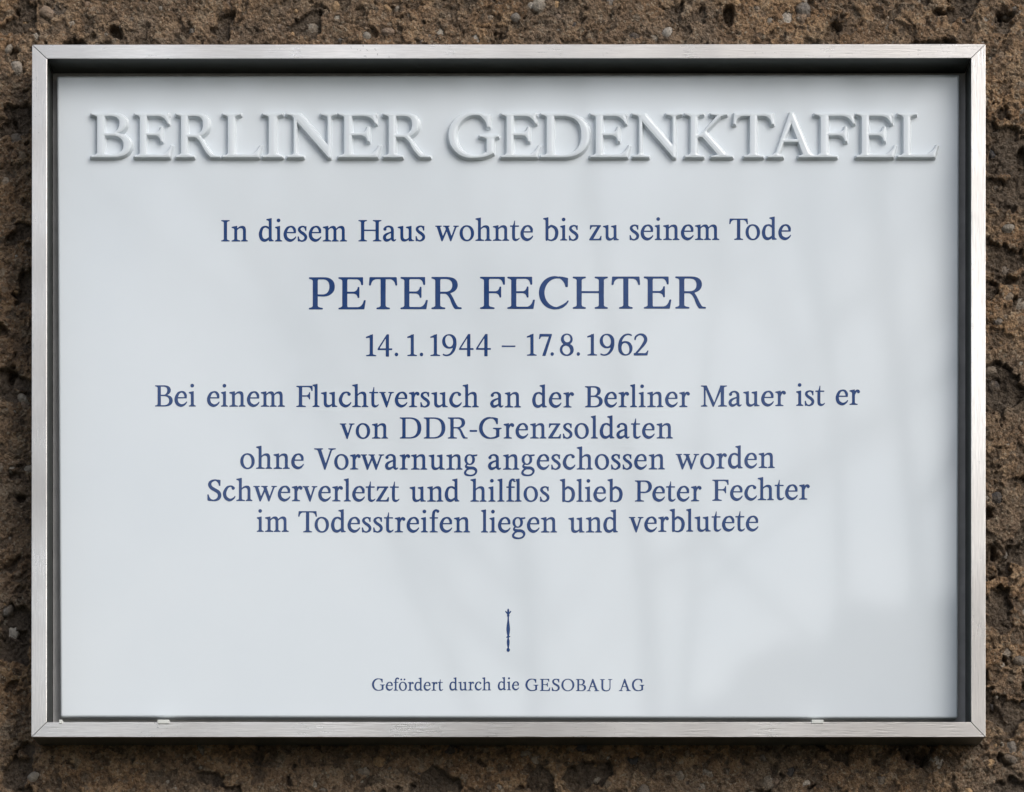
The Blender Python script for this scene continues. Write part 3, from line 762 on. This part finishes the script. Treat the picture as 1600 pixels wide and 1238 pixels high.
def tube(bm, pts, rad, n=7):
    rings = []
    for i, (p, r) in enumerate(zip(pts, rad)):
        d = (pts[min(i+1, len(pts)-1)] - pts[max(i-1, 0)]).normalized(); u = d.orthogonal().normalized(); w = d.cross(u)
        rings.append([bm.verts.new(p + (u*math.cos(t) + w*math.sin(t))*r) for t in (2*math.pi*k/n for k in range(n))])
    for a, b in zip(rings, rings[1:]):
        for k in range(n): bm.faces.new((a[k], a[(k+1) % n], b[(k+1) % n], b[k]))
def branch(bm, p, d, L, r, level):
    n = 6; pts = [p]; q = p.copy(); dd = d.copy()
    for k in range(n):
        dd = (dd + Vector((random.uniform(-1, 1), random.uniform(-1, 1), random.uniform(-.3, .8)))*.10).normalized(); q = q + dd*L/n; pts.append(q.copy())
    rad = [r*(1 - .72*k/n) for k in range(n + 1)]; tube(bm, pts, rad, 7 if level < 2 else 4)
    if level < 4:
        for k in range(2, n + 1):
            for _ in range(1 if level == 0 else 2 if level < 3 else 1):
                ax = Vector((random.uniform(-1, 1), random.uniform(-1, 1), random.uniform(.1, .9))).normalized()
                branch(bm, pts[k], (dd*.45 + ax).normalized(), L*random.uniform(.38, .6), max(.008, rad[k]*.62), level + 1)
def tree(xy, H, r, label):
    t = bpy.data.objects.new('bare_tree', None); COL.objects.link(t); t.location = (*xy, 0); tag(t, label, 'tree', 'bare trees across the lawn')
    bm = bmesh.new(); branch(bm, Vector((0, 0, 0)), Vector((random.uniform(-.05, .05), 0, 1)), H, r, 0)
    o = link('trunk', bm_mesh('trunk', bm), BARK, t, True)
TREES = [((.62, -24), 12, .09, 'bare leafless tree mirrored in the middle of the plate'), ((1.15, -26), 13, .105, 'bare leafless tree mirrored right of the middle of the plate'),
         ((2.35, -27.0), 12, .09, 'slim bare tree mirrored towards the right of the plate'), ((3.1, -24), 13, .11, 'stouter bare tree mirrored near the right edge of the plate')]
for a in TREES: tree(*a)
# evergreen hedge mirrored in the lower right corner
bm = bmesh.new()
def crest(x): return float(np.interp(x, [-14, -6, 0, 1.0, 1.45, 1.85, 2.05, 2.4, 2.7, 3.4, 4.4, 7.0], [4.2, 4.3, 4.1, 4.4, 4.85, 4.95, 5.15, 5.22, 5.16, 5.3, 5.6, 5.2])) + .08*math.sin(x*13)
for k in range(26000):
    x_ = random.uniform(1.0, 6.5) if k % 2 else random.uniform(-14, 12); dp = random.uniform(-.8, .8)
    p = Vector((x_, -20 + dp, crest(x_)*(1 - .05*dp*dp)*random.random()**.22))
    u = Vector((random.gauss(0, 1), random.gauss(0, 1), random.gauss(0, 1))).normalized(); w = u.orthogonal().normalized(); s_ = random.uniform(.08, .2)
    bm.faces.new([bm.verts.new(p + u*s_), bm.verts.new(p + w*s_*.6), bm.verts.new(p - u*s_), bm.verts.new(p - w*s_*.6)])
me = bpy.data.meshes.new('hedge'); bm.to_mesh(me); bm.free()
tag(link('hedge', me, LEAF), 'tall dark evergreen hedge mirrored in the lower right corner of the plate', 'hedge')
